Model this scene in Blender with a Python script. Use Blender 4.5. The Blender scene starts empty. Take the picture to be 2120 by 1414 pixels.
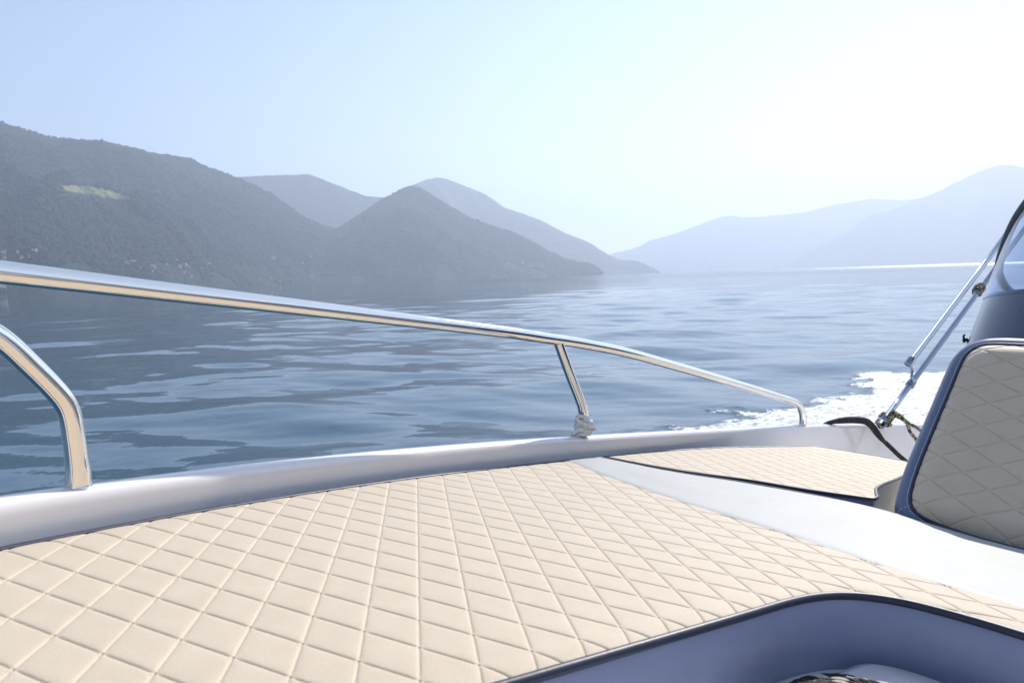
import bpy, bmesh, math, random
import numpy as np
from mathutils import Vector, Matrix

rng = np.random.default_rng(7)
random.seed(7)
SC = bpy.context.scene
COL = SC.collection
rad = math.radians

# ------------------------------------------------------------------ camera, sky, sun, exposure
HCAM = 1.35
RC = np.array([[0.99951051, -0.03128468, 0.0],
               [-0.00290900, -0.09293935, 0.99566752],
               [-0.03114914, -0.99518016, -0.09298487]])      # columns: right, down, forward
cam_d = bpy.data.cameras.new('camera')
cam = bpy.data.objects.new('camera', cam_d)
COL.objects.link(cam)
right, up, back = RC[:, 0], -RC[:, 1], -RC[:, 2]
cam.matrix_world = Matrix(((right[0], up[0], back[0], 0), (right[1], up[1], back[1], 0),
                           (right[2], up[2], back[2], HCAM), (0, 0, 0, 1)))
cam_d.sensor_width = 36.0
cam_d.lens = 36.0 * 1420 / 2120
cam_d.clip_start = 0.02
cam_d.clip_end = 60000
cam_d.dof.use_dof = True
cam_d.dof.focus_distance = 1.7
cam_d.dof.aperture_fstop = 11
SC.camera = cam

SUN_AZ, SUN_EL = rad(36.5), rad(33.8)
world = bpy.data.worlds.new('World')
SC.world = world
world.use_nodes = True
wn = world.node_tree
wn.nodes.clear()
w_out = wn.nodes.new('ShaderNodeOutputWorld')
w_bg = wn.nodes.new('ShaderNodeBackground')
w_sky = wn.nodes.new('ShaderNodeTexSky')
w_sky.sky_type = 'NISHITA'
w_sky.sun_disc = False
w_sky.sun_elevation = SUN_EL
w_sky.sun_rotation = SUN_AZ
w_sky.altitude = 200
w_sky.air_density = 1.0
w_sky.dust_density = 0.07
w_sky.ozone_density = 0.4
w_bg.inputs['Strength'].default_value = 0.108
wn.links.new(w_sky.outputs[0], w_bg.inputs['Color'])
wn.links.new(w_bg.outputs[0], w_out.inputs['Surface'])

sd = bpy.data.lights.new('sun', 'SUN')
sd.energy = 5.0
sd.angle = rad(0.53)
sd.color = (1.0, 0.95, 0.86)
sun = bpy.data.objects.new('sun', sd)
COL.objects.link(sun)
svec = Vector((math.sin(SUN_AZ) * math.cos(SUN_EL), math.cos(SUN_AZ) * math.cos(SUN_EL), math.sin(SUN_EL)))
sun.rotation_euler = (-svec).to_track_quat('-Z', 'Y').to_euler()

SC.view_settings.view_transform = 'Standard'
SC.view_settings.look = 'None'
SC.view_settings.exposure = 0.66
SC.view_settings.gamma = 1.0
SC.render.engine = 'CYCLES'
SC.cycles.use_denoising = True
SC.cycles.max_bounces = 8
SC.cycles.transparent_max_bounces = 12
SC.cycles.volume_bounces = 1
SC.cycles.caustics_reflective = False
SC.cycles.caustics_refractive = False
SC.cycles.sample_clamp_indirect = 6.0

# ------------------------------------------------------------------ helpers
def P(obj_or_none, **kw):
    for k, v in kw.items():
        if v is not None:
            obj_or_none[k] = v
    return obj_or_none

# boat frame: x aft, y to port, z up, origin on the cushion under the camera
BM = np.array([[0.78979476, 0.59457284, -0.15068966],
               [-0.60208653, 0.79841274, -0.00537699],
               [0.11711553, 0.09497493, 0.98856649]])
BC = 0.2808
_t = np.array([0, 0, HCAM]) - BM.T @ np.array([0, 0, BC])
BOAT = Matrix([list(BM.T[i]) + [_t[i]] for i in range(3)] + [[0, 0, 0, 1]])
YC = 0.2                                                     # centre line of the boat

def boat_thing(name, label, cat, base, group=None):
    o = bpy.data.objects.new(name, None)
    COL.objects.link(o)
    o.empty_display_size = 0.1
    o.matrix_world = BOAT @ Matrix.Translation(Vector(base))
    P(o, label=label, category=cat, group=group)
    o['_b'] = 0
    del o['_b']
    BASE[o.name] = np.array(base, float)
    return o
BASE = {}

def mesh(name, V, F, mats, parent=None, base=(0, 0, 0), smooth=True, fm=None, world_space=False):
    """one mesh object; V in boat coordinates (or world ones)"""
    me = bpy.data.meshes.new(name)
    V = np.asarray(V, float) - np.asarray(base, float)
    me.from_pydata(V.tolist(), [], [list(map(int, f)) for f in F])
    for m in (mats if isinstance(mats, (list, tuple)) else [mats]):
        me.materials.append(m)
    if smooth:
        me.polygons.foreach_set('use_smooth', [True] * len(me.polygons))
    if fm is not None:
        me.polygons.foreach_set('material_index', np.asarray(fm, dtype=np.int32))
    me.update()
    o = bpy.data.objects.new(name, me)
    COL.objects.link(o)
    if parent is not None:
        o.parent = parent
    elif not world_space:
        o.matrix_world = BOAT @ Matrix.Translation(Vector(base))
    return o

def part(name, V, F, mats, parent, smooth=True, fm=None):
    root = parent
    while root.parent is not None:
        root = root.parent
    o = mesh(name, V, F, mats, parent, BASE[root.name], smooth, fm)
    return o

class Acc:
    def __init__(s):
        s.V, s.F, s.M, s.n = [], [], [], 0
    def add(s, V, F, m=0):
        V = np.asarray(V, float).reshape(-1, 3)
        s.V.append(V)
        s.F += [[i + s.n for i in f] for f in F]
        s.M += [m] * len(F)
        s.n += len(V)
        return s
    def out(s):
        return np.concatenate(s.V), s.F

def catmull(pts, step=0.01, closed=False):
    p = np.asarray(pts, float)
    n = len(p)
    out = []
    rngs = range(n if closed else n - 1)
    for i in rngs:
        p1, p2 = p[i], p[(i + 1) % n]
        p0 = p[i - 1] if (closed or i > 0) else 2 * p1 - p2
        p3 = p[(i + 2) % n] if (closed or i + 2 < n) else 2 * p2 - p1
        k = max(1, int(math.ceil(np.linalg.norm(p2 - p1) / step)))
        d1 = max(np.linalg.norm(p1 - p0), 1e-9) ** .5
        d2 = max(np.linalg.norm(p2 - p1), 1e-9) ** .5
        d3 = max(np.linalg.norm(p3 - p2), 1e-9) ** .5
        t0, t1, t2, t3 = 0, d1, d1 + d2, d1 + d2 + d3
        for j in range(k):
            t = t1 + (t2 - t1) * j / k
            A1 = (t1 - t) / (t1 - t0) * p0 + (t - t0) / (t1 - t0) * p1
            A2 = (t2 - t) / (t2 - t1) * p1 + (t - t1) / (t2 - t1) * p2
            A3 = (t3 - t) / (t3 - t2) * p2 + (t - t2) / (t3 - t2) * p3
            B1 = (t2 - t) / (t2 - t0) * A1 + (t - t0) / (t2 - t0) * A2
            B2 = (t3 - t) / (t3 - t1) * A2 + (t - t1) / (t3 - t1) * A3
            out.append((t2 - t) / (t2 - t1) * B1 + (t - t1) / (t2 - t1) * B2)
    if not closed:
        out.append(p[-1])
    return np.array(out)

def frames(p, closed=False):
    n = len(p)
    T = np.zeros_like(p)
    for i in range(n):
        a = p[(i - 1) % n] if (closed or i > 0) else p[i]
        b = p[(i + 1) % n] if (closed or i < n - 1) else p[i]
        T[i] = (b - a) / max(np.linalg.norm(b - a), 1e-9)
    ref = np.array([0, 0, 1.0]) if abs(T[0][2]) < .9 else np.array([1.0, 0, 0])
    N = np.zeros_like(p)
    v = ref - T[0] * (ref @ T[0])
    N[0] = v / np.linalg.norm(v)
    for i in range(1, n):
        v = N[i - 1] - T[i] * (N[i - 1] @ T[i])
        N[i] = v / max(np.linalg.norm(v), 1e-9)
    return T, N, np.cross(T, N)

def tube(p, r, n=14, closed=False, cap=True):
    p = np.asarray(p, float)
    T, N, B = frames(p, closed)
    m = len(p)
    r = np.broadcast_to(np.asarray(r, float), (m,))
    a = np.arange(n) / n * 2 * np.pi
    V = (p[:, None] + r[:, None, None] * (np.cos(a)[None, :, None] * N[:, None] + np.sin(a)[None, :, None] * B[:, None])).reshape(-1, 3)
    F = []
    for i in range(m if closed else m - 1):
        i2 = (i + 1) % m
        for j in range(n):
            j2 = (j + 1) % n
            F.append([i * n + j, i2 * n + j, i2 * n + j2, i * n + j2][::-1])
    if cap and not closed:
        F.append(list(range(n)))
        F.append([(m - 1) * n + j for j in range(n)][::-1])
    return V, F

def rope(p, r, twist=9.0, strands=3, n=10, two_tone=False):
    """laid rope: twisted strands round a path"""
    p = np.asarray(p, float)
    T, N, B = frames(p)
    s = np.concatenate([[0], np.cumsum(np.linalg.norm(np.diff(p, axis=0), axis=1))])
    A = Acc()
    for k in range(strands):
        ph = k * 2 * math.pi / strands + s / (r * twist) * 2 * math.pi
        q = p + r * .46 * (np.cos(ph)[:, None] * N + np.sin(ph)[:, None] * B)
        A.add(*tube(q, r * .56, n), m=1 if two_tone and k == 0 else 0)
    return A

def grid_faces(nu, nv, wrap=False):
    F = []
    for i in range(nu - 1):
        for j in range(nv if wrap else nv - 1):
            j2 = (j + 1) % nv
            F.append([i * nv + j, (i + 1) * nv + j, (i + 1) * nv + j2, i * nv + j2])
    return F

def seg_dist(Q, poly, closed=True):
    """distance and nearest point of each Q to a polyline"""
    poly = np.asarray(poly, float)
    a = poly if closed else poly[:-1]
    b = np.roll(poly, -1, axis=0) if closed else poly[1:]
    best = np.full(len(Q), 1e9)
    near = np.zeros((len(Q), 2))
    for i in range(len(a)):
        d = b[i] - a[i]
        L2 = d @ d
        if L2 < 1e-14:
            continue
        t = np.clip(((Q - a[i]) @ d) / L2, 0, 1)
        c = a[i] + t[:, None] * d
        e = np.hypot(*(Q - c).T)
        m = e < best
        best[m] = e[m]
        near[m] = c[m]
    return best, near

def inside(Q, poly):
    poly = np.asarray(poly, float)
    x, y = Q[:, 0], Q[:, 1]
    r = np.zeros(len(Q), bool)
    n = len(poly)
    for i in range(n):
        (x1, y1), (x2, y2) = poly[i], poly[(i + 1) % n]
        if y1 == y2:
            continue
        c = ((y1 > y) != (y2 > y)) & (x < (x2 - x1) * (y - y1) / (y2 - y1) + x1)
        r ^= c
    return r

def clip_grid(Q, F, poly):
    """keep the quads of a flat grid inside poly, pulling the outer vertices onto its edge"""
    ins = inside(Q, poly)
    F = np.asarray(F)
    keep = ins[F].any(axis=1)
    F = F[keep]
    used = np.unique(F)
    mp = np.full(len(Q), -1)
    mp[used] = np.arange(len(used))
    Q2 = Q[used].copy()
    o = ~ins[used]
    _, nr = seg_dist(Q2[o], poly)
    Q2[o] = nr
    return Q2, mp[F], used

# value noise, vectorised
def vnoise(x, y, seed=0):
    xi, yi = np.floor(x).astype(np.int64), np.floor(y).astype(np.int64)
    xf, yf = x - xi, y - yi
    def h(a, b):
        n = (a * 374761393 + b * 668265263 + seed * 974634777) & 0xffffffff
        n = ((n ^ (n >> 13)) * 1274126177) & 0xffffffff
        n = n ^ (n >> 16)
        return (n & 0xffff) / 65535.0 * 2 - 1
    u, v = xf * xf * xf * (xf * (xf * 6 - 15) + 10), yf * yf * yf * (yf * (yf * 6 - 15) + 10)
    return (h(xi, yi) * (1 - u) + h(xi + 1, yi) * u) * (1 - v) + (h(xi, yi + 1) * (1 - u) + h(xi + 1, yi + 1) * u) * v

def fbm(x, y, o=5, seed=0, ridge=False):
    s, a, t = 0, 1.0, 0
    for k in range(o):
        n = vnoise(x * 2 ** k + 17.3 * k, y * 2 ** k - 9.1 * k, seed + k)
        s = s + a * ((1 - 2 * np.abs(n)) if ridge else n)
        t += a
        a *= .5
    return s / t

# ------------------------------------------------------------------ materials
def mat(name, base=(.8, .8, .8), rough=.5, metal=0.0, coat=0.0, spec=.5, ior=None, sheen=0.0):
    m = bpy.data.materials.new(name)
    m.use_nodes = True
    b = m.node_tree.nodes['Principled BSDF']
    b.inputs['Base Color'].default_value = (*base, 1)
    b.inputs['Roughness'].default_value = rough
    b.inputs['Metallic'].default_value = metal
    b.inputs['Specular IOR Level'].default_value = spec
    b.inputs['Coat Weight'].default_value = coat
    b.inputs['Coat Roughness'].default_value = .05
    b.inputs['Sheen Weight'].default_value = sheen
    if ior:
        b.inputs['IOR'].default_value = ior
    return m, m.node_tree, b

def N(nt, t, **kw):
    n = nt.nodes.new(t)
    for k, v in kw.items():
        if k in n.inputs:
            n.inputs[k].default_value = v
        else:
            setattr(n, k, v)
    return n

def noise(nt, scale, detail=4, rough=.5, vec=None, coord='Object'):
    n = N(nt, 'ShaderNodeTexNoise', Scale=scale, Detail=detail, Roughness=rough)
    if vec is None:
        tc = N(nt, 'ShaderNodeTexCoord')
        vec = tc.outputs[coord]
    nt.links.new(vec, n.inputs['Vector'])
    return n

def ramp(nt, src, stops):
    r = N(nt, 'ShaderNodeValToRGB')
    e = r.color_ramp.elements
    while len(e) < len(stops):
        e.new(.5)
    for i, (p, c) in enumerate(stops):
        e[i].position = p
        e[i].color = (*c, 1)
    nt.links.new(src, r.inputs['Fac'])
    return r

def add_bump(nt, b, src, strength, dist, chain=None):
    bp = N(nt, 'ShaderNodeBump', Strength=strength, Distance=dist)
    nt.links.new(src, bp.inputs['Height'])
    if chain is not None:
        nt.links.new(chain.outputs[0], bp.inputs['Normal'])
    nt.links.new(bp.outputs[0], b.inputs['Normal'])
    return bp

M_gel, nt, b = mat('gelcoat', (.86, .80, .77), .22, coat=.6)
nz = noise(nt, 5, 3)
r_ = ramp(nt, nz.outputs['Fac'], [(.3, (.16,) * 3), (.75, (.30,) * 3)])
nt.links.new(r_.outputs[0], b.inputs['Roughness'])
add_bump(nt, b, noise(nt, 9, 2).outputs['Fac'], .04, .004)

M_deck, nt, b = mat('deck_gelcoat', (.74, .74, .73), .4)
add_bump(nt, b, noise(nt, 400, 2).outputs['Fac'], .3, .001)

def fabric(name, base, dark):
    m, nt, b = mat(name, base, .62, sheen=.25, spec=.35)
    n1 = noise(nt, 900, 3, .7)
    n2 = noise(nt, 26, 5, .6)
    r1 = ramp(nt, n1.outputs['Fac'], [(.30, dark), (.62, base)])
    mx = N(nt, 'ShaderNodeMixRGB', blend_type='MULTIPLY', Fac=.5)
    r2 = ramp(nt, n2.outputs['Fac'], [(.3, (.86, .85, .83)), (.7, (1, 1, 1))])
    nt.links.new(r1.outputs[0], mx.inputs[1])
    nt.links.new(r2.outputs[0], mx.inputs[2])
    nt.links.new(mx.outputs[0], b.inputs['Base Color'])
    add_bump(nt, b, noise(nt, 520, 4, .75).outputs['Fac'], .40, .0016)
    return m
M_cream = fabric('quilted_cream_fabric', (.68, .555, .41), (.56, .45, .33))

def vinyl(name, base, rough, grain=.15):
    m, nt, b = mat(name, base, rough, spec=.5)
    n1 = noise(nt, 12, 5, .6)
    r1 = ramp(nt, n1.outputs['Fac'], [(.3, tuple(c * .93 for c in base)), (.7, base)])
    nt.links.new(r1.outputs[0], b.inputs['Base Color'])
    v = N(nt, 'ShaderNodeTexVoronoi', Scale=650)
    tc = N(nt, 'ShaderNodeTexCoord')
    nt.links.new(tc.outputs['Object'], v.inputs['Vector'])
    add_bump(nt, b, v.outputs['Distance'], grain, .0008, add_bump(nt, b, n1.outputs['Fac'], .2, .006))
    return m
M_white_v = vinyl('white_vinyl', (.43, .43, .42), .6)
M_navy = vinyl('navy_vinyl', (.12, .155, .25), .36, .12)
M_blue = vinyl('blue_vinyl', (.27, .295, .42), .30, .10)
M_pipe = vinyl('navy_piping', (.020, .025, .055), .45, .08)
M_thread, _, _ = mat('white_thread', (.8, .8, .82), .7)

M_steel, nt, b = mat('polished_steel', (.88, .83, .76), .05, 1.0)
nz = noise(nt, 60, 6, .7)
r_ = ramp(nt, nz.outputs['Fac'], [(.35, (.025,) * 3), (.8, (.10,) * 3)])
nt.links.new(r_.outputs[0], b.inputs['Roughness'])

M_satin, nt, b = mat('satin_steel', (.34, .37, .43), .07, 1.0)
M_navy_gloss, nt, b = mat('navy_gelcoat', (.014, .026, .078), .16, coat=.3)
M_trim, nt, b = mat('grey_trim', (.10, .10, .11), .3, .6)
M_black, nt, b = mat('black_plastic', (.012, .012, .014), .4)
M_line, nt, b = mat('white_rope', (.72, .68, .62), .85)
nz = noise(nt, 260, 3)
r_ = ramp(nt, nz.outputs['Fac'], [(.30, (.62, .58, .53)), (.6, (.86, .83, .79))])
nt.links.new(r_.outputs[0], b.inputs['Base Color'])
add_bump(nt, b, nz.outputs['Fac'], .6, .003)
def checker_rope(name, ca, cb, scale, thr):
    m, nt, b = mat(name, ca, .8)
    v = N(nt, 'ShaderNodeTexVoronoi', Scale=scale)
    tc = N(nt, 'ShaderNodeTexCoord')
    nt.links.new(tc.outputs['Object'], v.inputs['Vector'])
    r = ramp(nt, v.outputs['Color'], [(thr, ca), (thr + .03, cb)])
    nt.links.new(r.outputs[0], b.inputs['Base Color'])
    add_bump(nt, b, v.outputs['Distance'], .6, .003)
    return m
M_camo = checker_rope('black_tan_rope', (.012, .011, .010), (.50, .40, .24), 150, .5)
M_bw = checker_rope('black_white_rope', (.010, .010, .011), (.10, .095, .085), 220, .8)
M_braid = checker_rope('black_braid', (.008, .008, .009), (.10, .10, .10), 330, .78)
M_tan_l, _, _ = mat('beige_strand', (.55, .49, .40), .85)
M_tan, nt, b = mat('tan_cord', (.30, .23, .14), .85)

M_glass = bpy.data.materials.new('windscreen_glass')
M_glass.use_nodes = True
nt = M_glass.node_tree
nt.nodes.clear()
o_ = N(nt, 'ShaderNodeOutputMaterial')
tr = N(nt, 'ShaderNodeBsdfTransparent', Color=(.70, .76, .86, 1))
gl = N(nt, 'ShaderNodeBsdfGlossy', Roughness=.02, Color=(1, 1, 1, 1))
fr = N(nt, 'ShaderNodeFresnel')
gm = N(nt, 'ShaderNodeNewGeometry')
im = N(nt, 'ShaderNodeMapRange')
im.inputs['To Min'].default_value = 1.35
im.inputs['To Max'].default_value = 1 / 1.35
nt.links.new(gm.outputs['Backfacing'], im.inputs['Value'])
nt.links.new(im.outputs[0], fr.inputs['IOR'])
mx = N(nt, 'ShaderNodeMixShader')
nt.links.new(fr.outputs[0], mx.inputs[0])
nt.links.new(tr.outputs[0], mx.inputs[1])
nt.links.new(gl.outputs[0], mx.inputs[2])
nt.links.new(mx.outputs[0], o_.inputs['Surface'])

# water: dark teal body, mirror-like skin, ripples finer than the mesh as bump, sun glitter and froth painted white in the wake
M_water, nt, b = mat('lake_water', (.018, .066, .112), .03, ior=1.40)
tc = N(nt, 'ShaderNodeTexCoord')
at = N(nt, 'ShaderNodeAttribute', attribute_name='wake')
ca = N(nt, 'ShaderNodeAttribute', attribute_name='calm')
mp = N(nt, 'ShaderNodeMapping')
mp.inputs['Scale'].default_value = (1, 1.0, 1)
nt.links.new(tc.outputs['Object'], mp.inputs['Vector'])
nA = noise(nt, 1.3, 3, .55, mp.outputs[0])
nB = noise(nt, 5.0, 2, .5, mp.outputs[0])
nW = noise(nt, 14.0, 6, .75, mp.outputs[0])
b1 = N(nt, 'ShaderNodeBump', Strength=1.0, Distance=.030)
nt.links.new(nA.outputs['Fac'], b1.inputs['Height'])
nt.links.new(ca.outputs['Fac'], b1.inputs['Strength'])
b2 = N(nt, 'ShaderNodeBump', Strength=.6, Distance=.004)
nt.links.new(nB.outputs['Fac'], b2.inputs['Height'])
nt.links.new(b1.outputs[0], b2.inputs['Normal'])
b3 = N(nt, 'ShaderNodeBump', Distance=.022)
nt.links.new(nW.outputs['Fac'], b3.inputs['Height'])
nt.links.new(at.outputs['Fac'], b3.inputs['Strength'])
nt.links.new(b2.outputs[0], b3.inputs['Normal'])
nt.links.new(b3.outputs[0], b.inputs['Normal'])
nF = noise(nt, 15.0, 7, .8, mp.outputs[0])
foam_glitter = N(nt, 'ShaderNodeMath', operation='MULTIPLY')
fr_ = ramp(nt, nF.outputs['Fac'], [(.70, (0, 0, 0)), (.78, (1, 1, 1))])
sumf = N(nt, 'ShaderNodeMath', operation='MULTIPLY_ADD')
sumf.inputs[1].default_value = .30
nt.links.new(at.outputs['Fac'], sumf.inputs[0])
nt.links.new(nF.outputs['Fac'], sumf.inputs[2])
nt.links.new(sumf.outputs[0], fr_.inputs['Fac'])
nt.links.new(fr_.outputs[0], foam_glitter.inputs[0])
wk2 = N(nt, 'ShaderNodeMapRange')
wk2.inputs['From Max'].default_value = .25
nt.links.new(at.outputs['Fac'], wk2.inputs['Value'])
nt.links.new(wk2.outputs[0], foam_glitter.inputs[1])
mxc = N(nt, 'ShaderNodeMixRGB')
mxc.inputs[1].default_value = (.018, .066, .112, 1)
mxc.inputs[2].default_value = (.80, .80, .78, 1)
nt.links.new(foam_glitter.outputs[0], mxc.inputs['Fac'])
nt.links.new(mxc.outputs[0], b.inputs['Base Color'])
rf = N(nt, 'ShaderNodeAttribute', attribute_name='ruffle')
rgh = N(nt, 'ShaderNodeMath', operation='MULTIPLY_ADD')
rgh.inputs[1].default_value = .18
nt.links.new(at.outputs['Fac'], rgh.inputs[0])
nt.links.new(rf.outputs['Fac'], rgh.inputs[2])
nt.links.new(rgh.outputs[0], b.inputs['Roughness'])

def hill_mat(name, c1, c2, scale, bump):
    m, nt, b = mat(name, c1, .95, spec=.1)
    n1 = noise(nt, scale, 6, .65)
    v = N(nt, 'ShaderNodeTexVoronoi', Scale=scale * 6)
    tc = N(nt, 'ShaderNodeTexCoord')
    nt.links.new(tc.outputs['Object'], v.inputs['Vector'])
    r1 = ramp(nt, n1.outputs['Fac'], [(.35, c1), (.68, c2)])
    a = N(nt, 'ShaderNodeAttribute', attribute_name='meadow')
    mx = N(nt, 'ShaderNodeMixRGB')
    mx.inputs[2].default_value = (.21, .23, .10, 1)
    nt.links.new(a.outputs['Fac'], mx.inputs['Fac'])
    nt.links.new(r1.outputs[0], mx.inputs[1])
    nt.links.new(mx.outputs[0], b.inputs['Base Color'])
    add_bump(nt, b, v.outputs['Distance'], bump, 9.0)
    return m
M_hill = hill_mat('wooded_hillside', (.012, .028, .028), (.030, .050, .042), .012, .8)
M_far = hill_mat('far_hillside', (.013, .028, .027), (.030, .048, .042), .006, .7)
M_tree, nt, b = mat('tree_crowns', (.05, .07, .03), .9, spec=.1)
g = N(nt, 'ShaderNodeNewGeometry')
r_ = ramp(nt, g.outputs['Random Per Island'], [(0, (.012, .027, .027)), (.55, (.020, .041, .036)), (.85, (.030, .053, .040)), (1, (.046, .060, .040))])
nt.links.new(r_.outputs[0], b.inputs['Base Color'])

# ------------------------------------------------------------------ hills round the lake
def pix_dir(x, y):
    d = RC @ np.array([(x - 1060) / 1420, (y - 707) / 1420, 1.0])
    return math.atan2(d[0], d[1]), d[2] / math.hypot(d[0], d[1])     # azimuth, tan(elevation)

def smooth(t):
    t = np.clip(t, 0, 1)
    return t * t * (3 - 2 * t)

HEIGHT_FN = {}
def hill(name, sky_line, shore, ridge, m, ncol, nrow, gully, seed, rough=4.0, shape=1.0, back=900, meadow=None, skew=2.0):
    """terrain rising from its own shore to its own ridge; sky_line, shore, ridge are tables over azimuth"""
    sl = np.array([pix_dir(*p) for p in sky_line])
    az = np.linspace(sl[0, 0], sl[-1, 0], ncol)
    te = np.interp(az, sl[:, 0], sl[:, 1])
    k = np.ones(5) / 5
    te = np.convolve(np.pad(te, 2, mode='edge'), k, 'valid')
    te = np.maximum(te, .0005)
    sh = np.array([(pix_dir(p, 560)[0], d) for p, d in shore])
    rd = np.array([(pix_dir(p, 560)[0], d) for p, d in ridge])
    rs = np.interp(az, sh[:, 0], sh[:, 1]) * (1 + .02 * fbm(az * 14, az * 0, 2, seed + 50))
    rr = np.interp(az, rd[:, 0], rd[:, 1])
    t = np.concatenate([[-.06], np.linspace(0, 1, nrow) ** .9, [1.12, 1.35, 1.8]])
    A, Tt = np.meshgrid(az, t, indexing='ij')
    H = (te * rr)[:, None]
    Rr = np.where(Tt <= 1, rs[:, None] + (rr - rs)[:, None] * Tt, rr[:, None] + (Tt - 1) * back)
    X, Y = Rr * np.sin(A), Rr * np.cos(A)
    prof = np.where(Tt <= 1, np.clip(Tt, -.06, 1) ** 1 if shape == 1 else np.sign(Tt) * np.abs(Tt) ** shape, 1 - smooth((Tt - 1) / .8) * .8)
    tt = np.clip(Tt, 0, 1)
    env = np.sin(np.pi * tt ** .8) * .9 + .04
    g1 = fbm(A * 7.5 + skew * Tt + .8 * fbm(X / 700, Y / 700, 3, seed + 9), Tt * 1.5 + .5 * fbm(X / 500, Y / 500, 2, seed + 12), 4, seed, ridge=True)
    g2 = fbm(X / 260, Y / 260, 5, seed + 20)
    Z = H * prof + (H * gully * (g1 - .1) + H * .06 * g2) * env
    Z = np.minimum(Z, te[:, None] * Rr * .985) if True else Z
    Z = np.where(Tt >= 1, H * prof, np.where(Tt > .97, H * (1 - (1 - Tt)), Z))
    Z += rough * fbm(X / 22, Y / 22, 2, seed + 31) * (tt > .02)
    Z = np.where(Tt < 0, -6, np.where(Tt == 0, -.5, np.maximum(Z, .8)))
    nv = len(t)
    F = grid_faces(ncol, nv)
    V = np.stack([X, Y, Z], -1).reshape(-1, 3)
    o = mesh(name, V, F, m, world_space=True)
    P(o, kind='structure')
    md = np.zeros(len(V), np.float32)
    if meadow is not None:
        poly = np.array([pix_dir(*p) for p in meadow])
        q = np.stack([A.ravel(), (V[:, 2] - HCAM) / Rr.ravel()], -1)
        md = inside(q, poly).astype(np.float32)
    at_ = o.data.attributes.new('meadow', 'FLOAT', 'POINT')
    at_.data.foreach_set('value', md)
    return dict(az=az, rs=rs, rr=rr, X=X, Y=Y, Z=Z, T=Tt, md=md.reshape(X.shape), o=o)

h1 = hill('wooded_hills',
          [(-900, 150), (-600, 165), (-300, 205), (-150, 225), (0, 252), (50, 268), (110, 285), (180, 290), (210, 291), (260, 303), (320, 317), (395, 328),
           (430, 345), (465, 358), (490, 366), (525, 382), (560, 400), (595, 424), (627, 447), (665, 465), (700, 476), (745, 498), (772, 516), (790, 545), (800, 580)],
          [(-900, 1500), (0, 1750), (300, 1950), (600, 2500), (800, 3050)],
          [(-900, 3000), (0, 3100), (400, 3300), (560, 3350), (700, 3300), (800, 3180)], M_hill, 760, 190, .30, 3, rough=5, skew=2.6,
          meadow=[(112, 388), (150, 384), (190, 386), (235, 398), (285, 413), (240, 412), (190, 404), (140, 396)])
hill('hills', [(430, 372), (500, 366), (560, 363), (600, 362), (640, 361), (660, 368), (690, 380), (720, 392), (755, 405), (790, 408), (830, 420), (900, 470), (960, 520)],
     [(430, 4300), (960, 4300)], [(430, 5000), (960, 5000)], M_far, 220, 70, .13, 11)
h3 = hill('hills', [(640, 520), (680, 482), (705, 466), (740, 447), (790, 412), (815, 400), (832, 390), (848, 384), (868, 387), (895, 403), (931, 426), (965, 447), (997, 460), (1017, 468),
               (1060, 480), (1096, 498), (1136, 522), (1172, 538), (1205, 541), (1228, 545), (1240, 556), (1248, 567)],
     [(640, 2600), (900, 2700), (1248, 3300)], [(640, 3150), (850, 3500), (1020, 3400), (1180, 3420), (1248, 3370)], M_far, 420, 130, .20, 23, skew=3.0)
hill('hills', [(800, 420), (840, 390), (860, 381), (880, 373), (905, 367), (920, 369), (950, 380), (975, 390), (1005, 402), (1045, 430), (1080, 441), (1120, 456), (1165, 480), (1220, 502),
               (1235, 512), (1260, 527), (1280, 537), (1320, 540), (1350, 553), (1367, 563)],
     [(800, 4700), (1240, 4900), (1367, 5300)], [(800, 5600), (1000, 5700), (1240, 5500), (1367, 5360)], M_far, 360, 90, .20, 37)
hill('hills', [(1215, 545), (1270, 524), (1310, 515), (1325, 510), (1340, 500), (1400, 483), (1440, 468), (1490, 449), (1510, 446), (1540, 450), (1600, 447), (1670, 439), (1720, 425), (1780, 415), (1815, 411),
               (1860, 415), (1890, 413), (1960, 400), (2060, 420), (2200, 470)],
     [(1215, 9000), (2200, 9000)], [(1215, 9800), (2200, 9800)], M_far, 260, 60, .10, 41)
hill('hills', [(1600, 556), (1625, 548), (1660, 529), (1720, 498), (1765, 472), (1800, 447), (1840, 437), (1900, 414), (1940, 397), (1985, 375), (2010, 362), (2040, 350), (2065, 342), (2085, 340), (2120, 347),
               (2300, 352), (2500, 350), (2900, 380), (3300, 430)],
     [(1600, 7600), (2100, 7200), (3300, 5600)], [(1600, 7800), (2000, 8500), (3300, 7400)], M_far, 360, 90, .12, 53)
# the shore behind the camera, seen only in reflections
def back_shore():
    az = np.linspace(rad(75), rad(300), 200)
    t = np.array([-.05, 0, .15, .3, .5, .7, .85, 1, 1.3, 1.8])
    A, T_ = np.meshgrid(az, t, indexing='ij')
    Hh = (420 + 200 * fbm(az * 3, az * 0, 4, 91))[:, None]
    Rr = 3200 + 1500 * T_
    Z = np.where(T_ < 0, -6, np.where(T_ <= 1, Hh * T_, Hh * (1.9 - T_)))
    X, Y = Rr * np.sin(A), Rr * np.cos(A)
    Z = Z + 40 * fbm(X / 300, Y / 300, 4, 92) * (T_ > .1)
    o = mesh('hills', np.stack([X, Y, Z], -1).reshape(-1, 3), grid_faces(len(az), len(t)), M_far, world_space=True)
    P(o, kind='structure')
back_shore()

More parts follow.
